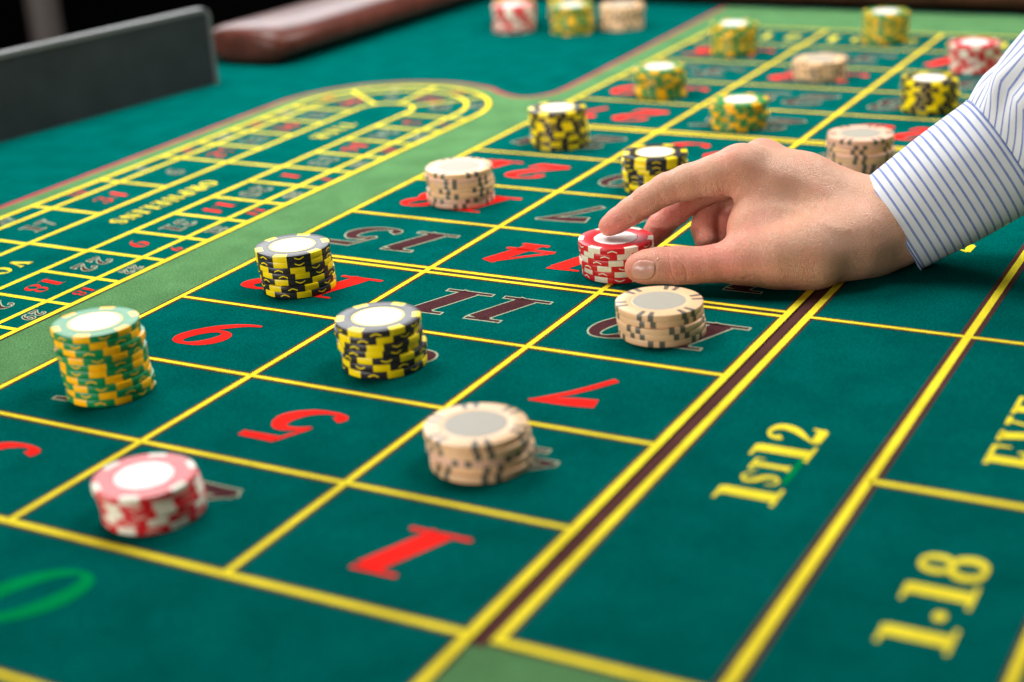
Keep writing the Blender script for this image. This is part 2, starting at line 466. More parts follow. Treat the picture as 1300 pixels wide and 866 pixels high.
# numbers up the near straight, from the camera end to the bend
ys = [near_y[i] for i in range(len(near_y))]
y0 = 1.905 + 0.3715 * (7 - 7)
idx18 = near_n.index(18)
for i, n in enumerate(near_n):
    cy = 1.905 + 0.3715 * (i - idx18) + 0.186
    red = n in RED
    for cx, h in ((RCX + (RI + RM_) / 2, 0.150), (RCX + (RM_ + RO) / 2, 0.088)):
        write(str(n), cx, cy, h, 270, slant=0.1, wscale=0.85, gap=0.12, mat='red_print' if red else 'black_print', outline=False if red else 0.007, name='track_number', bold=-0.05)
far_n = [0, 32, 15, 19, 4, 21, 2, 25, 17, 34, 6, 27, 13, 36, 11]
fy = far_y
for n, (a, b) in zip([2, 25, 17, 34, 6, 27, 13, 36, 11][::1], zip(fy[3:], fy[4:])):
    red = n in RED
    for cx, h in ((RCX - (RI + RM_) / 2, 0.150), (RCX - (RM_ + RO) / 2, 0.088)):
        write(str(n), cx, (a + b) / 2, h, 90, slant=0.1, wscale=0.85, gap=0.12, mat='red_print' if red else 'black_print', outline=False if red else 0.007, name='track_number', bold=-0.05)
for n, a in ((10, 24), (23, 68), (8, 116), (30, 163)):
    red = n in RED
    c, s_ = math.cos(math.radians(a)), math.sin(math.radians(a))
    for r_, h in (((RI + RM_) / 2, 0.15), ((RM_ + RO) / 2, 0.09)):
        write(str(n), RCX + r_ * c, RCY + r_ * s_, h, a - 90, slant=0.1, wscale=0.85, gap=0.12, mat='red_print' if red else 'black_print', outline=False if red else 0.007, name='track_number', bold=-0.05)
write('TIER', RCX, 5.42, 0.12, 270, wscale=1.0, gap=0.25, mat='yellow_print', name='printed_word')
write('ORPHELINS', RCX, 3.58, 0.125, 270, wscale=0.85, gap=0.16, mat='yellow_print', name='printed_word')
write('VOISINS', RCX, 2.0, 0.125, 270, wscale=0.9, gap=0.25, mat='yellow_print', name='printed_word')


# padded leather rail: near cushion along the left edge, then the far rail
def cushion(name, path, width, height, base_z, n=32, cap=True):
    bmx = bmesh.new()
    rings = []
    prof = []
    for i in range(n):
        a = 2 * math.pi * i / n
        cx_, sz = math.cos(a), math.sin(a)
        sup = lambda c, e: math.copysign(abs(c) ** e, c)
        prof.append((sup(cx_, 0.78) * width / 2, (sup(sz, 0.85) + 1) * height / 2))
    for i, p in enumerate(path):
        a = np.array(path[max(0, i - 1)][:2]); b = np.array(path[min(len(path) - 1, i + 1)][:2])
        t = (b - a) / np.linalg.norm(b - a); nn = np.array([-t[1], t[0]])
        k = p[2] if len(p) > 2 else 1.0
        ring = []
        for (q, h) in prof:
            hh = height / 2 + (h - height / 2) * k
            ring.append(bmx.verts.new(((p[0] + nn[0] * q * k) * U, (p[1] + nn[1] * q * k) * U, base_z + hh * U)))
        rings.append(ring)
    for a, b in zip(rings, rings[1:]):
        for i in range(n):
            bmx.faces.new((a[i], a[(i + 1) % n], b[(i + 1) % n], b[i]))
    bmx.faces.new(rings[0][::-1]); bmx.faces.new(rings[-1])
    bmesh.ops.recalc_face_normals(bmx, faces=bmx.faces[:])
    mex = bpy.data.meshes.new(name); bmx.to_mesh(mex); bmx.free(); mex.materials.append(M['leather'])
    mex.polygons.foreach_set('use_smooth', [True] * len(mex.polygons))
    return mex


pad = [(-3.44, 7.20, .45), (-3.44, 7.205, .62), (-3.44, 7.22, .75), (-3.44, 7.25, .86), (-3.44, 7.30, .94), (-3.435, 7.38, 1.0)] + [(-3.42 + 0.012 * i, 7.5 + 0.28 * i, 1.0) for i in range(1, 11)]
pad += [(-3.27, 10.55, 1), (-3.22, 10.85, 1)] + [(-3.05, 11.06, 1), (-2.8, 11.14, 1)] + [(x, 11.14, 1) for x in np.arange(-2.4, 6.4, 0.4)]
link('padded_rail', cushion('padded_rail', pad, 0.94, 0.34, 0.0), table)

# upright grey screen at the left, with a lighter edge
scr = link('upright_screen', None)
tag(scr, 'dark grey upright screen board with a pale edge standing at the left of the table', 'screen')
A = np.array([-4.05, 1.35]); B = np.array([-3.212, 6.56])
ln = np.linalg.norm(B - A); ang = math.atan2(B[1] - A[1], B[0] - A[0])
bm = bmesh.new()
hh, rr = 0.625, 0.07
out = [(0, 0), (ln, 0)] + [(ln - rr + rr * math.cos(a), hh - rr + rr * math.sin(a)) for a in np.linspace(0, math.pi / 2, 8)] + [(0, hh)]
th = 0.055
va = [bm.verts.new((x * U, -th / 2 * U, z * U)) for x, z in out]; vb = [bm.verts.new((x * U, th / 2 * U, z * U)) for x, z in out]
bm.faces.new(va); bm.faces.new(vb[::-1])
for i in range(len(out)):
    j = (i + 1) % len(out); bm.faces.new((va[i], vb[i], vb[j], va[j]))
bmesh.ops.recalc_face_normals(bm, faces=bm.faces[:])
me = bpy.data.meshes.new('board'); bm.to_mesh(me); bm.free(); me.materials.append(M['screen'])
bd = link('board', me, scr)
rim = []
out2 = out[1:]
bm = bmesh.new()
inset = 0.034
def off(k, d):
    x, z = out2[k]
    if k == 0: return (x - d, z)
    if k == len(out2) - 1: return (x, z - d)
    cx_, cz_ = ln - rr, hh - rr
    vx, vz = x - cx_, z - cz_; l_ = math.hypot(vx, vz)
    return (cx_ + vx * (l_ - d) / l_, cz_ + vz * (l_ - d) / l_)
loops = []
for k in range(len(out2)):
    xo, zo = off(k, -0.006); xi, zi = off(k, inset)
    loops.append([bm.verts.new(p) for p in ((xi * U, (-th / 2 - .012) * U, zi * U), (xo * U, (-th / 2 - .012) * U, zo * U), (xo * U, (th / 2 + .012) * U, zo * U), (xi * U, (th / 2 + .012) * U, zi * U))])
for a, b in zip(loops, loops[1:]):
    for i in range(4): bm.faces.new((a[i], a[(i + 1) % 4], b[(i + 1) % 4], b[i]))
bm.faces.new(loops[0]); bm.faces.new(loops[-1][::-1])
bmesh.ops.recalc_face_normals(bm, faces=bm.faces[:])
me = bpy.data.meshes.new('edge_trim'); bm.to_mesh(me); bm.free(); me.materials.append(M['screen_edge'])
link('edge_trim', me, scr)
scr.location = (A[0] * U, A[1] * U, 0.0); scr.rotation_euler = (0, 0, ang)

# ------------------------------------------------------------------ chips
NSEG = 96


def chip_meshes(kind):
    R = {'beige': 0.200, 'rosy': 0.200}.get(kind, 0.190) * U
    T = 0.0302 * U
    beige = kind in ('beige', 'rosy')
    bodymat = {'beige': 'beige', 'rosy': 'beige2'}.get(kind, kind)
    insmat = {'red': 'cream', 'black': 'yellow', 'green': 'orange', 'beige': 'grey', 'rosy': 'grey'}[kind]
    inr = 0.61 * R if beige else 0.575 * R
    rin = {'red': .86, 'black': .80, 'green': .80}.get(kind, .74) * R
    bv = 0.00030
    # profile from the inlay outwards, over the edge and back under: (r, z)
    edge_p = [(R - bv, T), (R - bv * .35, T - bv * .3), (R, T - bv), (R, bv), (R - bv * .35, bv * .3), (R - bv, 0)]
    top_in = [(inr, T), (rin, T)]
    bot_in = [(rin, 0), (0.3 * R, 0)]

    def is_ins(i):
        k = i % 16
        return (k in (0, 1, 4, 5)) if beige else (k < 6)
    ang = lambda i: 2 * math.pi * i / NSEG

    def lathe(prof, segs):
        V, F = [], []
        idx = {}
        def vid(j, i):
            i %= NSEG
            if (j, i) not in idx:
                idx[(j, i)] = len(V); r, z = prof[j]; V.append((r * math.cos(ang(i)), r * math.sin(ang(i)), z))
            return idx[(j, i)]
        for i in segs:
            for j in range(len(prof) - 1):
                F.append((vid(j, i), vid(j + 1, i), vid(j + 1, i + 1), vid(j, i + 1)))
        return V, F
    def mk(nm, prof, segs, mat):
        V, F = lathe(prof, segs)
        bmx = bmesh.new(); mex = bpy.data.meshes.new(nm)
        mex.from_pydata(V, [], F); bmx.from_mesh(mex)
        for f in bmx.faces:
            c = f.calc_center_median(); f.normal_update()
            ref = Vector((0, 0, 1)) if c.z > T * .98 else Vector((0, 0, -1)) if c.z < T * .02 else Vector((c.x, c.y, 0))
            if f.normal.dot(ref) < 0: f.normal_flip()
            f.smooth = True
        bmx.to_mesh(mex); bmx.free(); mex.materials.append(M[mat])
        try: mex.set_sharp_from_angle(angle=math.radians(30))
        except Exception: pass
        return mex
    ring = [(inr, T), (inr + 0.0004, T - 0.00012), (inr + .0008, T), (rin, T)]
    full = ring + edge_p + [(rin, 0), (0.3 * R, 0)]
    V1, F1 = [], []
    # body: whole profile where there is no insert, only inner rings where there is
    def merge(parts):
        V, F = [], []
        for v, f in parts:
            b = len(V); V += v; F += [tuple(x + b for x in ff) for ff in f]
        return V, F
    no = [i for i in range(NSEG) if not is_ins(i)]; ins = [i for i in range(NSEG) if is_ins(i)]
    parts = [lathe(full, no), lathe(ring, ins), lathe([(rin, 0), (0.3 * R, 0)], ins)]
    V, F = merge(parts)
    bmx = bmesh.new(); body = bpy.data.meshes.new('chip_body'); body.from_pydata(V, [], F); bmx.from_mesh(body)
    bmesh.ops.remove_doubles(bmx, verts=bmx.verts[:], dist=1e-6)
    for f in bmx.faces:
        c = f.calc_center_median(); f.normal_update()
        ref = Vector((0, 0, 1)) if c.z > T * .90 and math.hypot(c.x, c.y) < R * .97 else Vector((0, 0, -1)) if c.z < T * .02 else Vector((c.x, c.y, 0))
        if f.normal.dot(ref) < 0: f.normal_flip()
        f.smooth = True
    bmx.to_mesh(body); bmx.free(); body.materials.append(M[bodymat])
    body.set_sharp_from_angle(angle=math.radians(28))
    # inlay: shallow disc
    bmx = bmesh.new()
    rings = []
    for r, z in ((inr, T), (inr - .0003, T + .00006)):
        rings.append([bmx.verts.new((r * math.cos(ang(i)) * (1 + (0.012 * math.sin(12 * ang(i)) if kind == 'red' else 0)), r * math.sin(ang(i)) * (1 + (0.012 * math.sin(12 * ang(i)) if kind == 'red' else 0)), z)) for i in range(NSEG)])
    for i in range(NSEG): bmx.faces.new((rings[0][i], rings[0][(i + 1) % NSEG], rings[1][(i + 1) % NSEG], rings[1][i]))
    bmx.faces.new(rings[1])
    bmesh.ops.recalc_face_normals(bmx, faces=bmx.faces[:])
    bmx.normal_update()
    for f in bmx.faces:
        if f.normal.z < 0: f.normal_flip()
    inl = bpy.data.meshes.new('inlay'); bmx.to_mesh(inl); bmx.free()
    inl.materials.append(M['grey_inlay' if beige else 'white_inlay'])
    rim_ = None
    if kind in ('black', 'green'):
        z1 = T + 0.00004
        rim_ = mk('inlay_rim', [(inr - .0001, T + .00003), (inr + .0001, z1), (inr + .0009, z1), (inr + .00095, T)], range(NSEG), 'yellow' if kind == 'black' else 'orange')
    insp = [(rin, T)] + edge_p + [(rin, 0)]
    if beige:
        a = mk('edge_insert', insp, (0, 1), insmat); angles = [(k * 16 + d) for k in range(6) for d in (0, 4)]
    else:
        a = mk('edge_insert', insp, range(6), insmat); angles = [k * 16 for k in range(6)]
    marks = None
    if not beige:
        V, F = [], []
        for k in range(6):
            c0 = ang(k * 16 + 11)
            # a small dented dash between two inserts
            flip = 1 if k % 2 else -1
            pr = [(-0.110, -.16), (-0.055, .02), (0.0, .14), (0.055, .02), (0.110, -.16)]
            b = len(V)
            for da, dz in pr:
                for sgn in (-1, 1):
                    z = T * (.5 + flip * dz + sgn * .10)
                    V.append(((R + 4e-5) * math.cos(c0 + da * 1.15), (R + 4e-5) * math.sin(c0 + da * 1.15), z))
            for q in range(4): F.append((b + 2 * q, b + 2 * q + 2, b + 2 * q + 3, b + 2 * q + 1))
        marks = new_mesh('edge_marks', V, F, M[insmat])
    return dict(body=body, inlay=inl, rim=rim_, ins=a, angles=[ang(i) for i in angles], marks=marks, T=T, R=R)


CHM = {k: chip_meshes(k) for k in ('red', 'black', 'green', 'beige', 'rosy')}
COLN = {'red': 'red', 'black': 'black-yellow', 'green': 'green-orange', 'beige': 'beige', 'rosy': 'beige'}
protos = {}


def proto(kind):
    d = CHM[kind]
    r = link('casino_chip', None)
    link('chip_body', d['body'], r)
    i_ = link('inlay', d['inlay'], r)
    if d['rim']: link('inlay_rim', d['rim'], r)
    for a in d['angles']:
        o = link('edge_insert', d['ins'], r); o.rotation_euler = (0, 0, a)
    if d['marks']:
        tag(link('edge_marks', d['marks'], r), kind='stuff')
    return r


def copy_thing(root):
    r = root.copy(); col.objects.link(r)
    for ch in root.children:
        c = ch.copy(); col.objects.link(c); c.parent = r
    return r


def get_chip(kind):
    if kind not in protos:
        protos[kind] = proto(kind); return protos[kind]
    return copy_thing(protos[kind])


ORD = ['top', 'second', 'third', 'fourth', 'fifth', 'sixth', 'seventh', 'eighth', 'ninth', 'tenth']


def stack(kind, x, y, n, th, desc, group, lean=(0, 0), jit=0.006, seed=0, kinds=None, rots=None):
    rs = random.Random(seed)
    d = CHM[kind]
    sc_z = th * U / d['T']
    rot = rs.uniform(0, 6.28)
    for i in range(n):                 # i = 0 at the bottom
        k = kinds[n - 1 - i] if kinds else kind
        c = get_chip(k)
        t = i / max(1, n - 1)
        if rots is not None: a = math.radians(rots[n - 1 - i])
        else:
            if rs.random() < 0.8: rot += math.radians(rs.choice((14, 22, 30, 38, 46)) + rs.uniform(-4, 4))
            else: rot += rs.uniform(-.08, .08)
            a = rot
        c.location = ((x + lean[0] * t + rs.uniform(-jit, jit)) * U, (y + lean[1] * t + rs.uniform(-jit, jit)) * U, 5.2 * ZL + i * th * U + i * 1e-6)
        c.rotation_euler = (0, 0, a)
        c.scale = (1, 1, sc_z * 0.995)
        fromtop = n - 1 - i
        nm = 'top' if fromtop == 0 else 'bottom' if i == 0 else ORD[fromtop] + ' from top'
        tag(c, '%s chip, %s of the %s' % (COLN[k], nm, desc), 'casino chip', group)


camaz = math.degrees(math.atan2(Cm[1] - 3.3, Cm[0] - 1.95))
# the stack under the fingers: turned so its inserts lie as in the photograph
S = [
 ('red', 1.965, 3.292, 6, .0302, 'red stack held under the fingertips', 'chips in the held red stack', (-.012, -.01), .005, 3),
 ('beige', 2.500, 2.582, 5, .0300, 'low beige stack just below the thumb', 'chips in the beige stack by the thumb', (-.012, 0), .006, 5),
 ('black', 0.500, 2.548, 7, .0315, 'black-yellow stack on the red number 12', 'chips in the stack on 12', (-.02, 0.0), .006, 8),
 ('black', 1.490, 1.811, 7, .0315, 'black-yellow stack just left of number 11', 'chips in the stack on 8', (-.02, 0), .008, 9),
 ('green', 0.515, 1.110, 10, .0310, 'tall leaning stack at the left edge', 'chips in the tall leaning stack', (-.055, .015), .008, 12),
 ('red', 1.470, 0.275, 5, .0285, 'red stack near the green zero', 'chips in the stack on 2', (-.03, 0), .008, 14),
 ('beige', 2.385, 1.100, 5, .0300, 'nearest beige stack, below red number 7', 'chips in the stack on 4', (-.01, 0), .009, 15),
 ('beige', 0.530, 4.175, 7, .0295, 'beige stack on the red number 18', 'chips in the stack on 18', (-.015, 0), .008, 16),
 ('black', 0.515, 5.527, 8, .0310, 'tall stack where the rose border dips', 'chips in the stack on 24', (-.03, 0), .010, 17),
 ('black', 1.530, 4.755, 7, .0315, 'stack just behind the index finger', 'chips in the stack on 20', (0, 0), .008, 18),
 ('green', 1.475, 6.325, 6, .0305, 'green stack just above the knuckles', 'chips in the stack on 26', (0, 0), .012, 19),
 ('green', 0.586, 7.037, 7, .0310, 'green stack right of the dipping rose border', 'chips in the stack on 30', (0, 0), .012, 20),
 ('green', 0.566, 8.618, 8, .0310, 'green stack at the grid far left corner', 'chips in the stack on 36', (0, 0), .006, 21),
 ('beige', 1.532, 7.883, 5, .0295, 'lone low beige stack far up the grid', 'chips in the stack on 32', (0, 0), .008, 22),
 ('green', 1.619, 9.353, 8, .0310, 'farthest grid stack, just before the rail', 'chips in the farthest grid stack', (0, 0), .006, 23),
 ('red', 2.566, 8.425, 7, .0300, 'red stack above the striped cuff', 'chips in the stack on 34', (0, 0), .008, 24),
 ('black', 2.569, 7.092, 7, .0315, 'black-yellow stack touching the sleeve outline', 'chips in the stack on 31', (0, 0), .012, 25),
 ('beige', 2.531, 5.575, 7, .0290, 'beige stack right behind the wrist', 'chips in the stack on 22', (0, 0), .009, 26),
 ('red', -1.788, 9.167, 8, .0300, 'red stack beyond the felt curve, far back', 'chips in the left rail stack', (0, 0), .010, 27),
 ('green', -1.200, 9.200, 8, .0310, 'green stack between the red and beige, far back', 'chips in the middle rail stack', (0, 0), .012, 28),
 ('beige', -0.851, 9.500, 7, .0300, 'beige stack far back beside the green one', 'chips in the right rail stack', (0, 0), .012, 29),
 ('black', -1.400, 9.545, 9, .0310, 'black-yellow stack behind the far back row', 'chips in the hidden rail stack', (0, 0), .010, 30),
 ('green', -1.985, 9.54, 10, .0310, 'green stack rising behind the far red one', 'chips in the back rail stack', (0, 0), .010, 31),
]
for st in S:
    kind, x, y, n, th, desc, grp, lean, jit, seed = st
    rs = random.Random(seed * 7)
    kinds = None
    if kind == 'beige' and n >= 5:
        kinds = ['beige'] * n
        if 'nearest beige' in desc: kinds[2] = 'rosy'; kinds[3] = 'beige'
        if 'number 18' in desc: kinds[1] = kinds[-2] = kinds[-1] = 'rosy'
        if 'wrist' in desc: kinds[0] = kinds[1] = kinds[3] = kinds[5] = 'rosy'
    rots = None
    az = math.degrees(math.atan2(Cm[1] - y, Cm[0] - x))       # direction to the lens
    if 'fingertips' in desc:      # insert centre angles from the view direction, read off the photo (degrees, + = right)
        off_ = [24, 12, -3, -20, 4, -30]; rots = [az + o - 11.25 for o in off_]
    if 'number 12' in desc:
        off_ = [-22, -22, 3, 9, -30 + 3, 20, 5]; rots = [az + o - 11.25 for o in off_]
    if 'below the thumb' in desc:
        off_ = [-19, -16, -40 + 2, -32 - 2, -8]; rots = [az + o - 11.25 for o in off_]
    stack(kind, x, y, n, th, desc, grp, lean, jit, seed, kinds, rots)

# ------------------------------------------------------------------ the player's hand and sleeve
person = link('person', None)
tag(person, 'outstretched right hand in a blue striped white shirt cuff, placing red chips on the felt', 'person')
person.location = (3.3 * U, 4.0 * U, 0)


def camloc(u, v, s):
    """axes parallel to the lens' right/down/forward, in cell units, relative to the lens"""
    return np.array([(u - 650) / FPX * s, (v - 433) / FPX * s, s])


def rad(r, s): return r * s / FPX


# round cones: (u, v, s, r) -> (u, v, s, r)
def chain(pts):
    return [(pts[i], pts[i + 1]) for i in range(len(pts) - 1)]


PALM = []
PALM += chain([(942, 213, 7.80, 27), (985, 236, 7.80, 29), (1040, 258, 7.80, 32), (1100, 276, 7.80, 37)])      # index metacarpal
PALM += chain([(968, 206, 7.98, 26), (1022, 228, 7.90, 30), (1112, 268, 7.90, 37)])       # middle
PALM += chain([(988, 222, 8.12, 24), (1045, 245, 8.00, 29), (1118, 278, 7.98, 36)])       # ring
PALM += chain([(1000, 246, 8.24, 21), (1055, 268, 8.12, 26), (1122, 292, 7.98, 34)])      # little
PALM += chain([(944, 331, 7.62, 27), (985, 327, 7.60, 36), (1030, 321, 7.61, 43), (1085, 306, 7.68, 44), (1115, 300, 7.74, 42)])  # thumb side
PALM += chain([(957, 262, 7.76, 25), (953, 290, 7.70, 25), (956, 318, 7.64, 25)])         # web of the thumb
PALM += chain([(972, 222, 7.87, 29), (1020, 240, 7.85, 31), (1075, 262, 7.83, 36)])
PALM += chain([(985, 285, 7.74, 32), (1050, 290, 7.74, 36)])
PALM += chain([(1105, 280, 7.82, 46), (1130, 276, 7.80, 46), (1240, 205, 7.74, 36)])      # wrist and forearm
PALM += chain([(1112, 305, 7.76, 42), (1145, 288, 7.77, 40), (1250, 215, 7.72, 32)])
INDEX = chain([(942, 213, 7.80, 27), (908, 223, 7.82, 26), (874, 231, 7.85, 22.5), (846, 240, 7.87, 20), (822, 254, 7.89, 18.5), (800, 269, 7.91, 17), (784, 280, 7.92, 15.5), (773, 287, 7.925, 13.5)])
MIDDLE = chain([(968, 206, 7.98, 26), (920, 232, 8.05, 20.5), (882, 247, 8.10, 18.5), (858, 268, 8.14, 17.5), (838, 287, 8.16, 16.5), (826, 302, 8.16, 14.5)])
RING = chain([(988, 222, 8.12, 24), (940, 236, 8.20, 19), (912, 250, 8.24, 18.5), (899, 270, 8.20, 19), (896, 290, 8.14, 18.5), (898, 308, 8.06, 16)])
PINKY = chain([(1000, 246, 8.24, 21), (958, 256, 8.26, 17), (934, 268, 8.22, 17), (922, 288, 8.15, 17), (920, 306, 8.08, 15)])
THUMB = chain([(944, 331, 7.62, 27), (905, 335, 7.645, 23.5), (882, 337, 7.665, 23.0), (861, 337, 7.685, 24.2), (838, 337, 7.70, 22.8), (820, 339, 7.72, 21.5), (811, 340, 7.735, 18.5)])

LOW = np.array([(735 - 650) / FPX * 7.8, (150 - 433) / FPX * 8, 7.35])
HIGH = np.array([(1235 - 650) / FPX * 7.8, (385 - 433) / FPX * 7.8, 8.48])
H = 0.0094     # about a millimetre
dims = np.ceil((HIGH - LOW) / H).astype(int)
gx = (LOW[0] + H * np.arange(dims[0])).astype(np.float32)[:, None, None]
gy = (LOW[1] + H * np.arange(dims[1])).astype(np.float32)[None, :, None]
gz = (LOW[2] + H * np.arange(dims[2])).astype(np.float32)[None, None, :]


def cone_into(D, seg, k):
    """smooth-min one round cone into the field, only where it matters"""
    (u0, v0, s0, r0), (u1, v1, s1, r1) = seg
    a = camloc(u0, v0, s0); b = camloc(u1, v1, s1); ra, rb = rad(r0, s0), rad(r1, s1)
    mlo = np.minimum(a - ra, b - rb) - 0.16; mhi = np.maximum(a + ra, b + rb) + 0.16
    i0 = np.clip(((mlo - LOW) / H).astype(int), 0, dims); i1 = np.clip(((mhi - LOW) / H).astype(int) + 1, 0, dims)
    if (i1 <= i0).any(): return
    sl = tuple(slice(p, q) for p, q in zip(i0, i1))
    x = gx[sl[0]] - a[0]; y = gy[:, sl[1]] - a[1]; z = gz[:, :, sl[2]] - a[2]
    ab = b - a; L2 = ab @ ab
    t = np.clip((x * ab[0] + y * ab[1] + z * ab[2]) / L2, 0, 1)
    d = np.sqrt((x - t * ab[0]) ** 2 + (y - t * ab[1]) ** 2 + (z - t * ab[2]) ** 2) - (ra + (rb - ra) * t)
    C = D[sl]
    h = np.maximum(k - np.abs(C - d), 0) / k
    D[sl] = np.minimum(C, d) - h * h * k * 0.25


BIG = np.float32(0.16)
palm = np.full(dims, BIG, np.float32)
for sg in PALM: cone_into(palm, sg, 0.085)
total = None
for fingers, k in ((INDEX, 0.022), (MIDDLE, 0.022), (RING, 0.022), (PINKY, 0.022), (THUMB, 0.022)):
    D = palm.copy()
    F_ = np.full(dims, BIG, np.float32)
    for sg in fingers: cone_into(F_, sg, k)
    hk = 0.07
    h = np.maximum(hk - np.abs(D - F_), 0) / hk
    D = np.minimum(D, F_) - h * h * hk * 0.25
    total = D if total is None else np.minimum(total, D)
# the stack the fingertips press on keeps its shape, and so does the table
def world_of(ix, iy, iz):
    q = np.stack([LOW[0] + H * ix, LOW[1] + H * iy, LOW[2] + H * iz], -1)
    return q @ Rm + Cm


def surface_nets(V):
    S_ = V < 0
    nx, ny, nz = V.shape
    corners = [(i, j, k) for i in (0, 1) for j in (0, 1) for k in (0, 1)]
    cnt = sum(S_[i:nx - 1 + i, j:ny - 1 + j, k:nz - 1 + k].astype(np.int8) for i, j, k in corners)
    act = np.argwhere((cnt > 0) & (cnt < 8))
    idx = -np.ones((nx - 1, ny - 1, nz - 1), np.int64); idx[tuple(act.T)] = np.arange(len(act))
    acc = np.zeros((len(act), 3)); n = np.zeros(len(act))
    for a_ in corners:
        for ax in range(3):
            if a_[ax]: continue
            b_ = list(a_); b_[ax] = 1
            va = V[tuple((act + a_).T)]; vb = V[tuple((act + b_).T)]
            mk = (va < 0) != (vb < 0)
            t = np.where(mk, va / np.where(mk, va - vb, 1), 0)
            p = act + np.array(a_); p = p.astype(float); p[:, ax] += t
            acc[mk] += p[mk]; n[mk] += 1
    pts = acc / n[:, None]
    faces = []
    for ax in range(3):
        o1, o2 = (ax + 1) % 3, (ax + 2) % 3
        sl0 = [slice(1, -1)] * 3; sl1 = [slice(1, -1)] * 3
        sl0[ax] = slice(0, -1); sl1[ax] = slice(1, None)
        A_ = S_[tuple(sl0)]; B_ = S_[tuple(sl1)]
        e = np.argwhere(A_ != B_)
        off0 = np.array([1, 1, 1]); off0[ax] = 0
        flip = A_[tuple(e.T)]
        g = e + off0
        e1 = np.zeros(3, int); e1[o1] = 1; e2 = np.zeros(3, int); e2[o2] = 1
        q = [idx[tuple((g - d).T)] for d in (e1 + e2, e2, np.zeros(3, int), e1)]
        q = np.stack(q, 1)
        q[~flip] = q[~flip][:, ::-1]
        faces.append(q)
    return pts, np.concatenate(faces)


pts, faces = surface_nets(total)
Pw = world_of(pts[:, 0], pts[:, 1], pts[:, 2])
me = bpy.data.meshes.new('hand_raw')
me.from_pydata((Pw * U).tolist(), [], faces.tolist()); me.update()
tmp = bpy.data.objects.new('hand_raw', me); col.objects.link(tmp)
md = tmp.modifiers.new('s', 'SMOOTH'); md.factor = 0.5; md.iterations = 9
md = tmp.modifiers.new('d', 'SUBSURF'); md.levels = 1
dg = bpy.context.evaluated_depsgraph_get(); dg.update()
hand_me = bpy.data.meshes.new_from_object(tmp.evaluated_get(dg))
bpy.data.objects.remove(tmp)
nv = len(hand_me.vertices)
co = np.empty(nv * 3); hand_me.vertices.foreach_get('co', co); co = co.reshape(-1, 3)
no = np.empty(nv * 3); hand_me.vertices.foreach_get('normal', no); no = no.reshape(-1, 3)


def to_px(cow):
    q = (cow / U - Cm) @ Rm.T
    return 650 + FPX * q[:, 0] / q[:, 2], 433 + FPX * q[:, 1] / q[:, 2], q[:, 2]


pu, pv, ps = to_px(co)
facing = -(no @ Rm[2])           # > 0 looks to the lens
disp = np.zeros(nv)              # metres along the normal


def polydist(u, v, line_):
    best = np.full(len(u), 1e9)
    for (x0, y0), (x1, y1) in zip(line_, line_[1:]):
        dx, dy = x1 - x0, y1 - y0; t = np.clip(((u - x0) * dx + (v - y0) * dy) / (dx * dx + dy * dy), 0, 1)
        best = np.minimum(best, np.hypot(u - x0 - t * dx, v - y0 - t * dy))
    return best


def crease(line_, depth, width, smin=0, smax=99, face=0.0):
    line_ = [p[:2] for p in catmull([(a_, b_) for a_, b_ in line_], 4)] if len(line_) > 2 else line_
    mk = (facing > face) & (ps > smin) & (ps < smax)
    mk &= (pu > min(p[0] for p in line_) - 3 * width) & (pu < max(p[0] for p in line_) + 3 * width) & (pv > min(p[1] for p in line_) - 3 * width) & (pv < max(p[1] for p in line_) + 3 * width)
    d_ = polydist(pu[mk], pv[mk], line_)
    disp[mk] -= depth * np.exp(-(d_ / width) ** 2) * np.clip((facing[mk] - face) / .25, 0, 1)


mm = 0.001
# thumb joint wrinkles
crease([(849, 322), (850, 333), (853, 347), (859, 358)], .30 * mm, 1.1, smax=7.8)
crease([(853, 319), (863, 328), (870, 342), (872, 356)], .36 * mm, 1.2, smax=7.8)
crease([(856, 330), (860, 340), (863, 352)], .15 * mm, 1.1, smax=7.8)
crease([(851, 326), (858, 333), (864, 334)], .14 * mm, 1.0, smax=7.8)
crease([(846, 328), (846, 340), (849, 350)], .10 * mm, 1.3, smax=7.8)
crease([(878, 324), (880, 336), (881, 350)], .10 * mm, 1.5, smax=7.8)
# index finger: folds at the end joint, the middle joint and the knuckle
crease([(797, 264), (799, 272), (803, 279)], .22 * mm, 1.5, smax=8.0)
crease([(836, 246), (841, 253), (846, 258)], .25 * mm, 1.6, smax=8.0)
crease([(829, 227), (831, 232), (834, 239)], .08 * mm, 1.4, smax=8.0)
for k_, (xx, yy) in enumerate([(889, 238), (897, 236), (904, 232), (911, 228), (918, 236)]):
    crease([(xx, yy), (xx + 2, yy + 10), (xx + 7, yy + 20)], (.16 + .05 * (k_ % 2)) * mm, 1.3, smax=8.0)
# folds at the heel of the thumb
crease([(945, 354), (957, 351), (966, 356), (972, 362)], .45 * mm, 1.8, smax=7.8)
crease([(962, 346), (968, 354), (975, 360)], .2 * mm, 1.6, smax=7.8)
# palm side folds on the curled finger
crease([(884, 292), (892, 297), (902, 300)], .3 * mm, 1.5, smin=7.9)
# broad forms: tendons on the back of the hand, veins
crease([(948, 206), (1000, 224), (1070, 252)], -.30 * mm, 9, smax=8.1)
crease([(985, 262), (1015, 268), (1045, 285), (1075, 292)], -.30 * mm, 4.5, smax=8.0)
crease([(1040, 300), (1075, 306), (1110, 302)], .35 * mm, 12, smax=8.0)
# knuckles stand out a little
for (a_, b_, r_, h_) in ((930, 196, 12, -.7), (965, 188, 12, -.8)):
    d2 = np.exp(-((pu - a_) ** 2 + (pv - b_) ** 2) / r_ ** 2) * (ps < 8.15)
    disp += -h_ * mm * d2
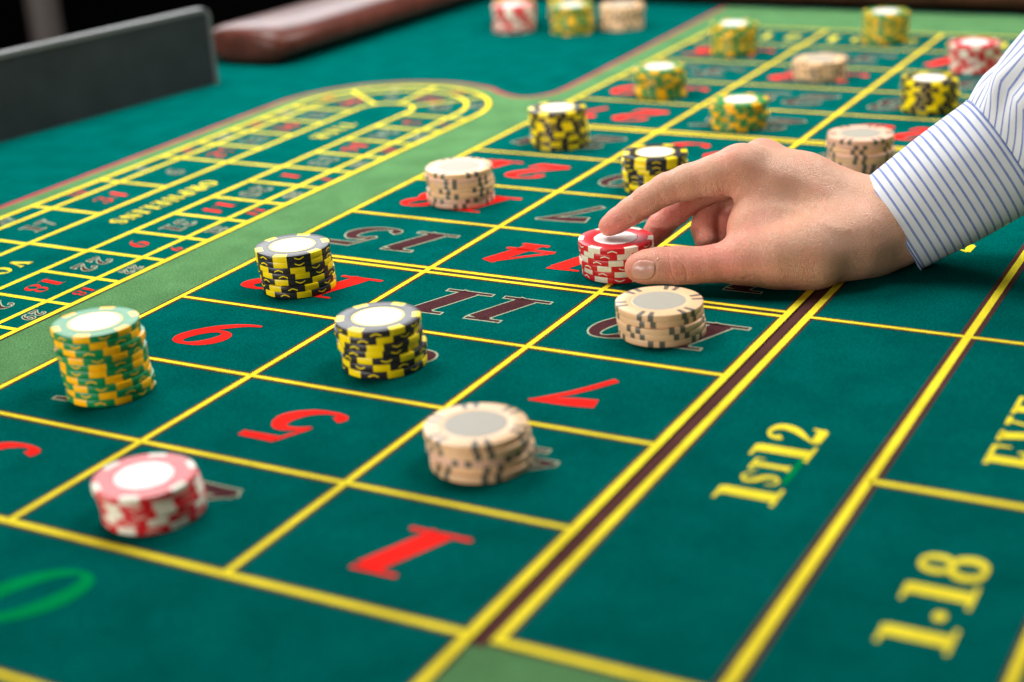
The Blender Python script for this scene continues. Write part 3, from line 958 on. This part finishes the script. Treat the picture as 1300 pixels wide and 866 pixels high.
# the groove round the thumb nail
NC, NA, NB = (817.0, 343.0), 16.0, 13.5
nq = ((np.abs(pu - NC[0] + 0.12 * (pv - NC[1])) / NA) ** 2.6 + (np.abs(pv - NC[1]) / NB) ** 2.6)
nmask = (facing > 0.15) & (ps < 7.75)
disp -= np.where(nmask, .28 * mm * np.exp(-((nq - 1.0) / .22) ** 2), 0)
co2 = co + no * disp[:, None]
# soft parts give way: nothing sinks below the felt or into the chips
zmin = 5.4 * ZL
stx, sty, stop_, str_ = 1.957 * U, 3.288 * U, (5.2 * ZL + 6 * .0302 * U), 0.190 * U
co2[:, 2] = np.maximum(co2[:, 2], zmin)
rr_ = np.hypot(co2[:, 0] - stx, co2[:, 1] - sty)
ins_ = (rr_ < str_) & (co2[:, 2] < stop_)
dz_ = stop_ - co2[:, 2]; dr_ = str_ - rr_
up_ = ins_ & (dz_ < dr_)
co2[up_, 2] = stop_ + 1e-5
sd_ = ins_ & ~up_
sc_f = (str_ + 3e-5) / np.maximum(rr_, 1e-9)
co2[sd_, 0] = stx + (co2[sd_, 0] - stx) * sc_f[sd_]; co2[sd_, 1] = sty + (co2[sd_, 1] - sty) * sc_f[sd_]
base = np.array(person.location)
hand_me.vertices.foreach_set('co', (co2 - base).ravel())

# skin tone: pinker over fingertips, joints and the thumb (pigment, stays when the light moves)
red = np.zeros(nv)
def blob(u_, v_, s_, r_, a_):
    c_ = P3(u_, v_, s_) * U; d_ = np.linalg.norm(co - c_, axis=1)
    return a_ * np.exp(-(d_ / (r_ * U / 250)) ** 2)
for b_ in ((772, 288, 7.9, 34, .9), (812, 340, 7.7, 30, .7), (862, 337, 7.65, 34, .7), (905, 335, 7.6, 44, .85), (845, 238, 7.85, 26, .35), (930, 205, 7.75, 30, .4),
           (965, 190, 7.9, 26, .4), (826, 302, 8.1, 50, .9), (860, 268, 8.1, 45, .9), (897, 290, 8.1, 45, .9), (926, 290, 8.1, 45, .9), (915, 245, 7.9, 30, .6), (950, 322, 7.6, 50, .6), (800, 268, 7.9, 30, .35)):
    red = np.maximum(red, blob(*b_))
at = hand_me.color_attributes.new('flush', 'FLOAT_COLOR', 'POINT')
at.data.foreach_set('color', np.stack([red, red, red, np.ones(nv)], 1).ravel())
hand_me.polygons.foreach_set('use_smooth', [True] * len(hand_me.polygons))

sk = material('skin', (0.6, 0.36, 0.25, 1), rough=0.42, spec=0.55)
nt = sk.node_tree; b = nt.nodes['Principled BSDF']
b.inputs['Subsurface Weight'].default_value = 0.35
b.inputs['Subsurface Radius'].default_value = (1.0, 0.35, 0.2)
b.inputs['Subsurface Scale'].default_value = 0.0035
geo = [n for n in nt.nodes if n.type == 'NEW_GEOMETRY'][0]
va = nt.nodes.new('ShaderNodeVertexColor'); va.layer_name = 'flush'
mx = nt.nodes.new('ShaderNodeMix'); mx.data_type = 'RGBA'
mx.inputs['A'].default_value = (0.72, 0.385, 0.245, 1); mx.inputs['B'].default_value = (0.84, 0.29, 0.215, 1)
n1 = nt.nodes.new('ShaderNodeTexNoise'); n1.inputs['Scale'].default_value = 70; n1.inputs['Detail'].default_value = 6; n1.inputs['Roughness'].default_value = .6
nt.links.new(geo.outputs['Position'], n1.inputs['Vector'])
ad = nt.nodes.new('ShaderNodeMath'); ad.operation = 'MULTIPLY_ADD'; ad.inputs[1].default_value = 1.5; ad.inputs[2].default_value = -0.72
nt.links.new(n1.outputs['Fac'], ad.inputs[0])
ad2 = nt.nodes.new('ShaderNodeMath'); ad2.operation = 'ADD'; ad2.use_clamp = True
nt.links.new(va.outputs['Color'], ad2.inputs[0]); nt.links.new(ad.outputs[0], ad2.inputs[1])
nt.links.new(ad2.outputs[0], mx.inputs['Factor'])
n3 = nt.nodes.new('ShaderNodeTexNoise'); n3.inputs['Scale'].default_value = 900; n3.inputs['Detail'].default_value = 3
nt.links.new(geo.outputs['Position'], n3.inputs['Vector'])
mr = nt.nodes.new('ShaderNodeMapRange'); mr.inputs['From Min'].default_value = .35; mr.inputs['From Max'].default_value = .65; mr.inputs['To Min'].default_value = .93; mr.inputs['To Max'].default_value = 1.05
nt.links.new(n3.outputs['Fac'], mr.inputs['Value'])
ml = nt.nodes.new('ShaderNodeVectorMath'); ml.operation = 'SCALE'
nt.links.new(mx.outputs['Result'], ml.inputs[0]); nt.links.new(mr.outputs['Result'], ml.inputs['Scale'])
nt.links.new(ml.outputs[0], b.inputs['Base Color'])
# fine skin relief: a cracked net of tiny furrows over soft noise
vo = nt.nodes.new('ShaderNodeTexVoronoi'); vo.feature = 'DISTANCE_TO_EDGE'; vo.inputs['Scale'].default_value = 1100
nt.links.new(geo.outputs['Position'], vo.inputs['Vector'])
vm = nt.nodes.new('ShaderNodeMapRange'); vm.inputs['From Max'].default_value = .18
nt.links.new(vo.outputs['Distance'], vm.inputs['Value'])
n4 = nt.nodes.new('ShaderNodeTexNoise'); n4.inputs['Scale'].default_value = 420; n4.inputs['Detail'].default_value = 5
nt.links.new(geo.outputs['Position'], n4.inputs['Vector'])
sm = nt.nodes.new('ShaderNodeMath'); sm.operation = 'MULTIPLY_ADD'; sm.inputs[1].default_value = 1.6
nt.links.new(n4.outputs['Fac'], sm.inputs[0]); nt.links.new(vm.outputs['Result'], sm.inputs[2])
bp = nt.nodes.new('ShaderNodeBump'); bp.inputs['Strength'].default_value = 0.75; bp.inputs['Distance'].default_value = 0.00038
nt.links.new(sm.outputs[0], bp.inputs['Height']); nt.links.new(bp.outputs['Normal'], b.inputs['Normal'])
hand_me.materials.clear(); hand_me.materials.append(sk)
hand = link('hand', hand_me, person)

# thumb nail: its own curved plate lifted from the skin
fa = np.array([p.vertices[:] for p in hand_me.polygons])
vin = (nq < 0.92) & nmask
fsel = fa[vin[fa].all(1)]
used = np.unique(fsel); remap = -np.ones(nv, int); remap[used] = np.arange(len(used))
lift = (0.20 + 0.22 * (1 - np.clip(nq[used], 0, 1) ** 2)) * mm
nc = co2[used] + no[used] * lift[:, None] - base
nme = new_mesh('thumb_nail', nc, [tuple(q) for q in remap[fsel]], None, True)
nail = material('nail', (0.66, 0.33, 0.26, 1), rough=0.27, spec=0.5, noise=0.05, nscale=150)
nail.node_tree.nodes['Principled BSDF'].inputs['Subsurface Weight'].default_value = 0.2
nail.node_tree.nodes['Principled BSDF'].inputs['Subsurface Scale'].default_value = 0.002
nme.materials.append(nail)
no_ = link('thumb_nail', nme, hand)
md = no_.modifiers.new('s', 'SOLIDIFY'); md.thickness = 0.0004; md.offset = -1
md = no_.modifiers.new('m', 'SMOOTH'); md.iterations = 4

# ------------------------------------------------------------------ striped shirt: cuff and sleeve
def stripes(name, pitch, wid, axis_v):
    mt = bpy.data.materials.new(name); mt.use_nodes = True
    nt = mt.node_tree; b = nt.nodes['Principled BSDF']
    b.inputs['Roughness'].default_value = .8; b.inputs['Specular IOR Level'].default_value = .25
    b.inputs['Sheen Weight'].default_value = .15
    uv = nt.nodes.new('ShaderNodeUVMap'); uv.uv_map = 'cloth'
    sp = nt.nodes.new('ShaderNodeSeparateXYZ'); nt.links.new(uv.outputs[0], sp.inputs[0])
    d_ = nt.nodes.new('ShaderNodeMath'); d_.operation = 'DIVIDE'; d_.inputs[1].default_value = pitch
    nt.links.new(sp.outputs['Y' if axis_v else 'X'], d_.inputs[0])
    fr = nt.nodes.new('ShaderNodeMath'); fr.operation = 'FRACT'; nt.links.new(d_.outputs[0], fr.inputs[0])
    sb = nt.nodes.new('ShaderNodeMath'); sb.operation = 'SUBTRACT'; sb.inputs[1].default_value = .5; nt.links.new(fr.outputs[0], sb.inputs[0])
    ab = nt.nodes.new('ShaderNodeMath'); ab.operation = 'ABSOLUTE'; nt.links.new(sb.outputs[0], ab.inputs[0])
    mr = nt.nodes.new('ShaderNodeMapRange'); mr.inputs['From Min'].default_value = wid / 2 / pitch - .035; mr.inputs['From Max'].default_value = wid / 2 / pitch + .035
    mr.inputs['To Min'].default_value = 1; mr.inputs['To Max'].default_value = 0
    nt.links.new(ab.outputs[0], mr.inputs['Value'])
    # thread-level weave
    wx = nt.nodes.new('ShaderNodeTexNoise'); wx.inputs['Scale'].default_value = 2600
    mp = nt.nodes.new('ShaderNodeMapping'); mp.inputs['Scale'].default_value = (1, .12, 1)
    nt.links.new(uv.outputs[0], mp.inputs[0]); nt.links.new(mp.outputs[0], wx.inputs['Vector'])
    wy = nt.nodes.new('ShaderNodeTexNoise'); wy.inputs['Scale'].default_value = 2600
    mp2 = nt.nodes.new('ShaderNodeMapping'); mp2.inputs['Scale'].default_value = (.12, 1, 1)
    nt.links.new(uv.outputs[0], mp2.inputs[0]); nt.links.new(mp2.outputs[0], wy.inputs['Vector'])
    mxx = nt.nodes.new('ShaderNodeMath'); mxx.operation = 'ADD'
    nt.links.new(wx.outputs['Fac'], mxx.inputs[0]); nt.links.new(wy.outputs['Fac'], mxx.inputs[1])
    tv = nt.nodes.new('ShaderNodeMapRange'); tv.inputs['From Min'].default_value = .75; tv.inputs['From Max'].default_value = 1.25; tv.inputs['To Min'].default_value = .75; tv.inputs['To Max'].default_value = 1.0
    nt.links.new(mxx.outputs[0], tv.inputs['Value'])
    ml_ = nt.nodes.new('ShaderNodeMath'); ml_.operation = 'MULTIPLY'
    nt.links.new(mr.outputs['Result'], ml_.inputs[0]); nt.links.new(tv.outputs['Result'], ml_.inputs[1])
    mx = nt.nodes.new('ShaderNodeMix'); mx.data_type = 'RGBA'
    mx.inputs['A'].default_value = (0.66, 0.69, 0.73, 1); mx.inputs['B'].default_value = (0.125, 0.185, 0.47, 1)
    nt.links.new(ml_.outputs[0], mx.inputs['Factor'])
    nt.links.new(mx.outputs['Result'], b.inputs['Base Color'])
    bp = nt.nodes.new('ShaderNodeBump'); bp.inputs['Strength'].default_value = .25; bp.inputs['Distance'].default_value = .0002
    nt.links.new(mxx.outputs[0], bp.inputs['Height']); nt.links.new(bp.outputs['Normal'], b.inputs['Normal'])
    return mt


def tube(name, stations, mat, nseg=96, fold=None, close_ring=False, thick=0.0009):
    """stations: (centre world cell units, right axis, up axis, radius x, radius y, v metres)"""
    V, UVs, F = [], [], []
    for si, (c_, ax, ay, r1, r2, vv) in enumerate(stations):
        for j in range(nseg + 1):
            a_ = 2 * math.pi * j / nseg
            k_ = 1.0 + (fold(si / (len(stations) - 1), a_) if fold else 0)
            p = c_ + ax * (r1 * k_ * math.cos(a_)) + ay * (r2 * k_ * math.sin(a_))
            V.append(p * U - base); UVs.append((a_ * (r1 + r2) / 2 * U, vv))
    for si in range(len(stations) - 1):
        for j in range(nseg):
            a_ = si * (nseg + 1) + j
            F.append((a_, a_ + 1, a_ + nseg + 2, a_ + nseg + 1))
    mex = new_mesh(name, V, F, mat, True)
    ul = mex.uv_layers.new(name='cloth')
    li = np.empty(len(mex.loops), np.int32); mex.loops.foreach_get('vertex_index', li)
    ul.data.foreach_set('uv', np.array(UVs)[li].ravel())
    return mex


c0 = P3(1131, 287, 7.80); c1 = P3(1278, 192, 7.67)
axd = (c1 - c0) / np.linalg.norm(c1 - c0)
upw = -Rm[1] - axd * (-Rm[1] @ axd); upw /= np.linalg.norm(upw)       # across the arm, as seen: up-left
dep = np.cross(axd, upw)
L = np.linalg.norm(c1 - c0)
cuffm = stripes('striped_cotton_across', 0.0044, 0.00120, True)
sleevem = stripes('striped_cotton_along', 0.0050, 0.0012, False)
sleeve = link('shirt_sleeve', None, person)
# cuff
st = []
N = 40
for i in range(N + 1):
    t = i / N
    r = rad(67 + 14 * t, 7.8)
    rr = r * (1 - 0.012 * math.cos(t * 2 * math.pi))
    st.append((c0 + axd * L * t, upw, dep, rr, rr * 0.90, t * L * U))
cf = lambda t, a_: 0.010 * math.sin(2 * a_ + 1.2 + 1.5 * t) + 0.006 * math.sin(5 * a_ + 3 * t) + .004 * math.sin(9 * a_ - 5 * t)
cm = tube('cuff', st, cuffm, fold=cf)
cuff = link('cuff', cm, sleeve)
md = cuff.modifiers.new('t', 'SOLIDIFY'); md.thickness = 0.0016; md.offset = -1; md.use_rim = True
# piped edge of the cuff
ed = []
for i in range(7):
    a2 = math.pi * i / 6
    pass
# sleeve above the cuff: fuller, with pleats gathered into the seam
st = []
N = 60
cA = c0 + axd * (L * 0.972)
dirs = P3(1390, 85, 7.35) - cA; LB = np.linalg.norm(dirs); dirs /= LB
for i in range(N + 1):
    t = i / N
    ax_ = axd * (1 - min(1, t * 2)) + dirs * min(1, t * 2); ax_ /= np.linalg.norm(ax_)
    up_ = -Rm[1] - ax_ * (-Rm[1] @ ax_); up_ /= np.linalg.norm(up_)
    de_ = np.cross(ax_, up_)
    r = rad(81 + 16 * t, 7.6)
    st.append((cA + dirs * LB * t, up_, de_, r, r * .9, t * LB * U))
sf = lambda t, a_: (0.050 * math.sin(7 * a_ + 0.6 + 2.2 * t) + 0.030 * math.sin(13 * a_ + 2 - 3 * t) + .018 * math.sin(4 * a_ + 9 * t)) * min(1, .12 + t * 3) * (1 - .35 * t)
sm_ = tube('sleeve_body', st, sleevem, nseg=220, fold=sf)
sb = link('sleeve_body', sm_, sleeve)
md = sb.modifiers.new('t', 'SOLIDIFY'); md.thickness = 0.0007; md.offset = -1
# stitched seams: one thin raised welt at each end of the cuff
for nm, tt, dr in (('cuff_edge', 0.006, 0.0004), ('cuff_seam', 0.965, 0.0006)):
    stn = []
    for i in range(9):
        q = i / 8; t = tt + (q - .5) * .016
        r = rad(67 + 14 * t, 7.8) * (1 - 0.012 * math.cos(t * 2 * math.pi)) + (dr * math.sin(q * math.pi)) / U
        stn.append((c0 + axd * L * t, upw, dep, r, r * .90, 0.002 + 0 * q))
    me_ = tube(nm, stn, cuffm, fold=lambda q_, a_, tt=tt: cf(tt, a_))
    link(nm, me_, cuff)
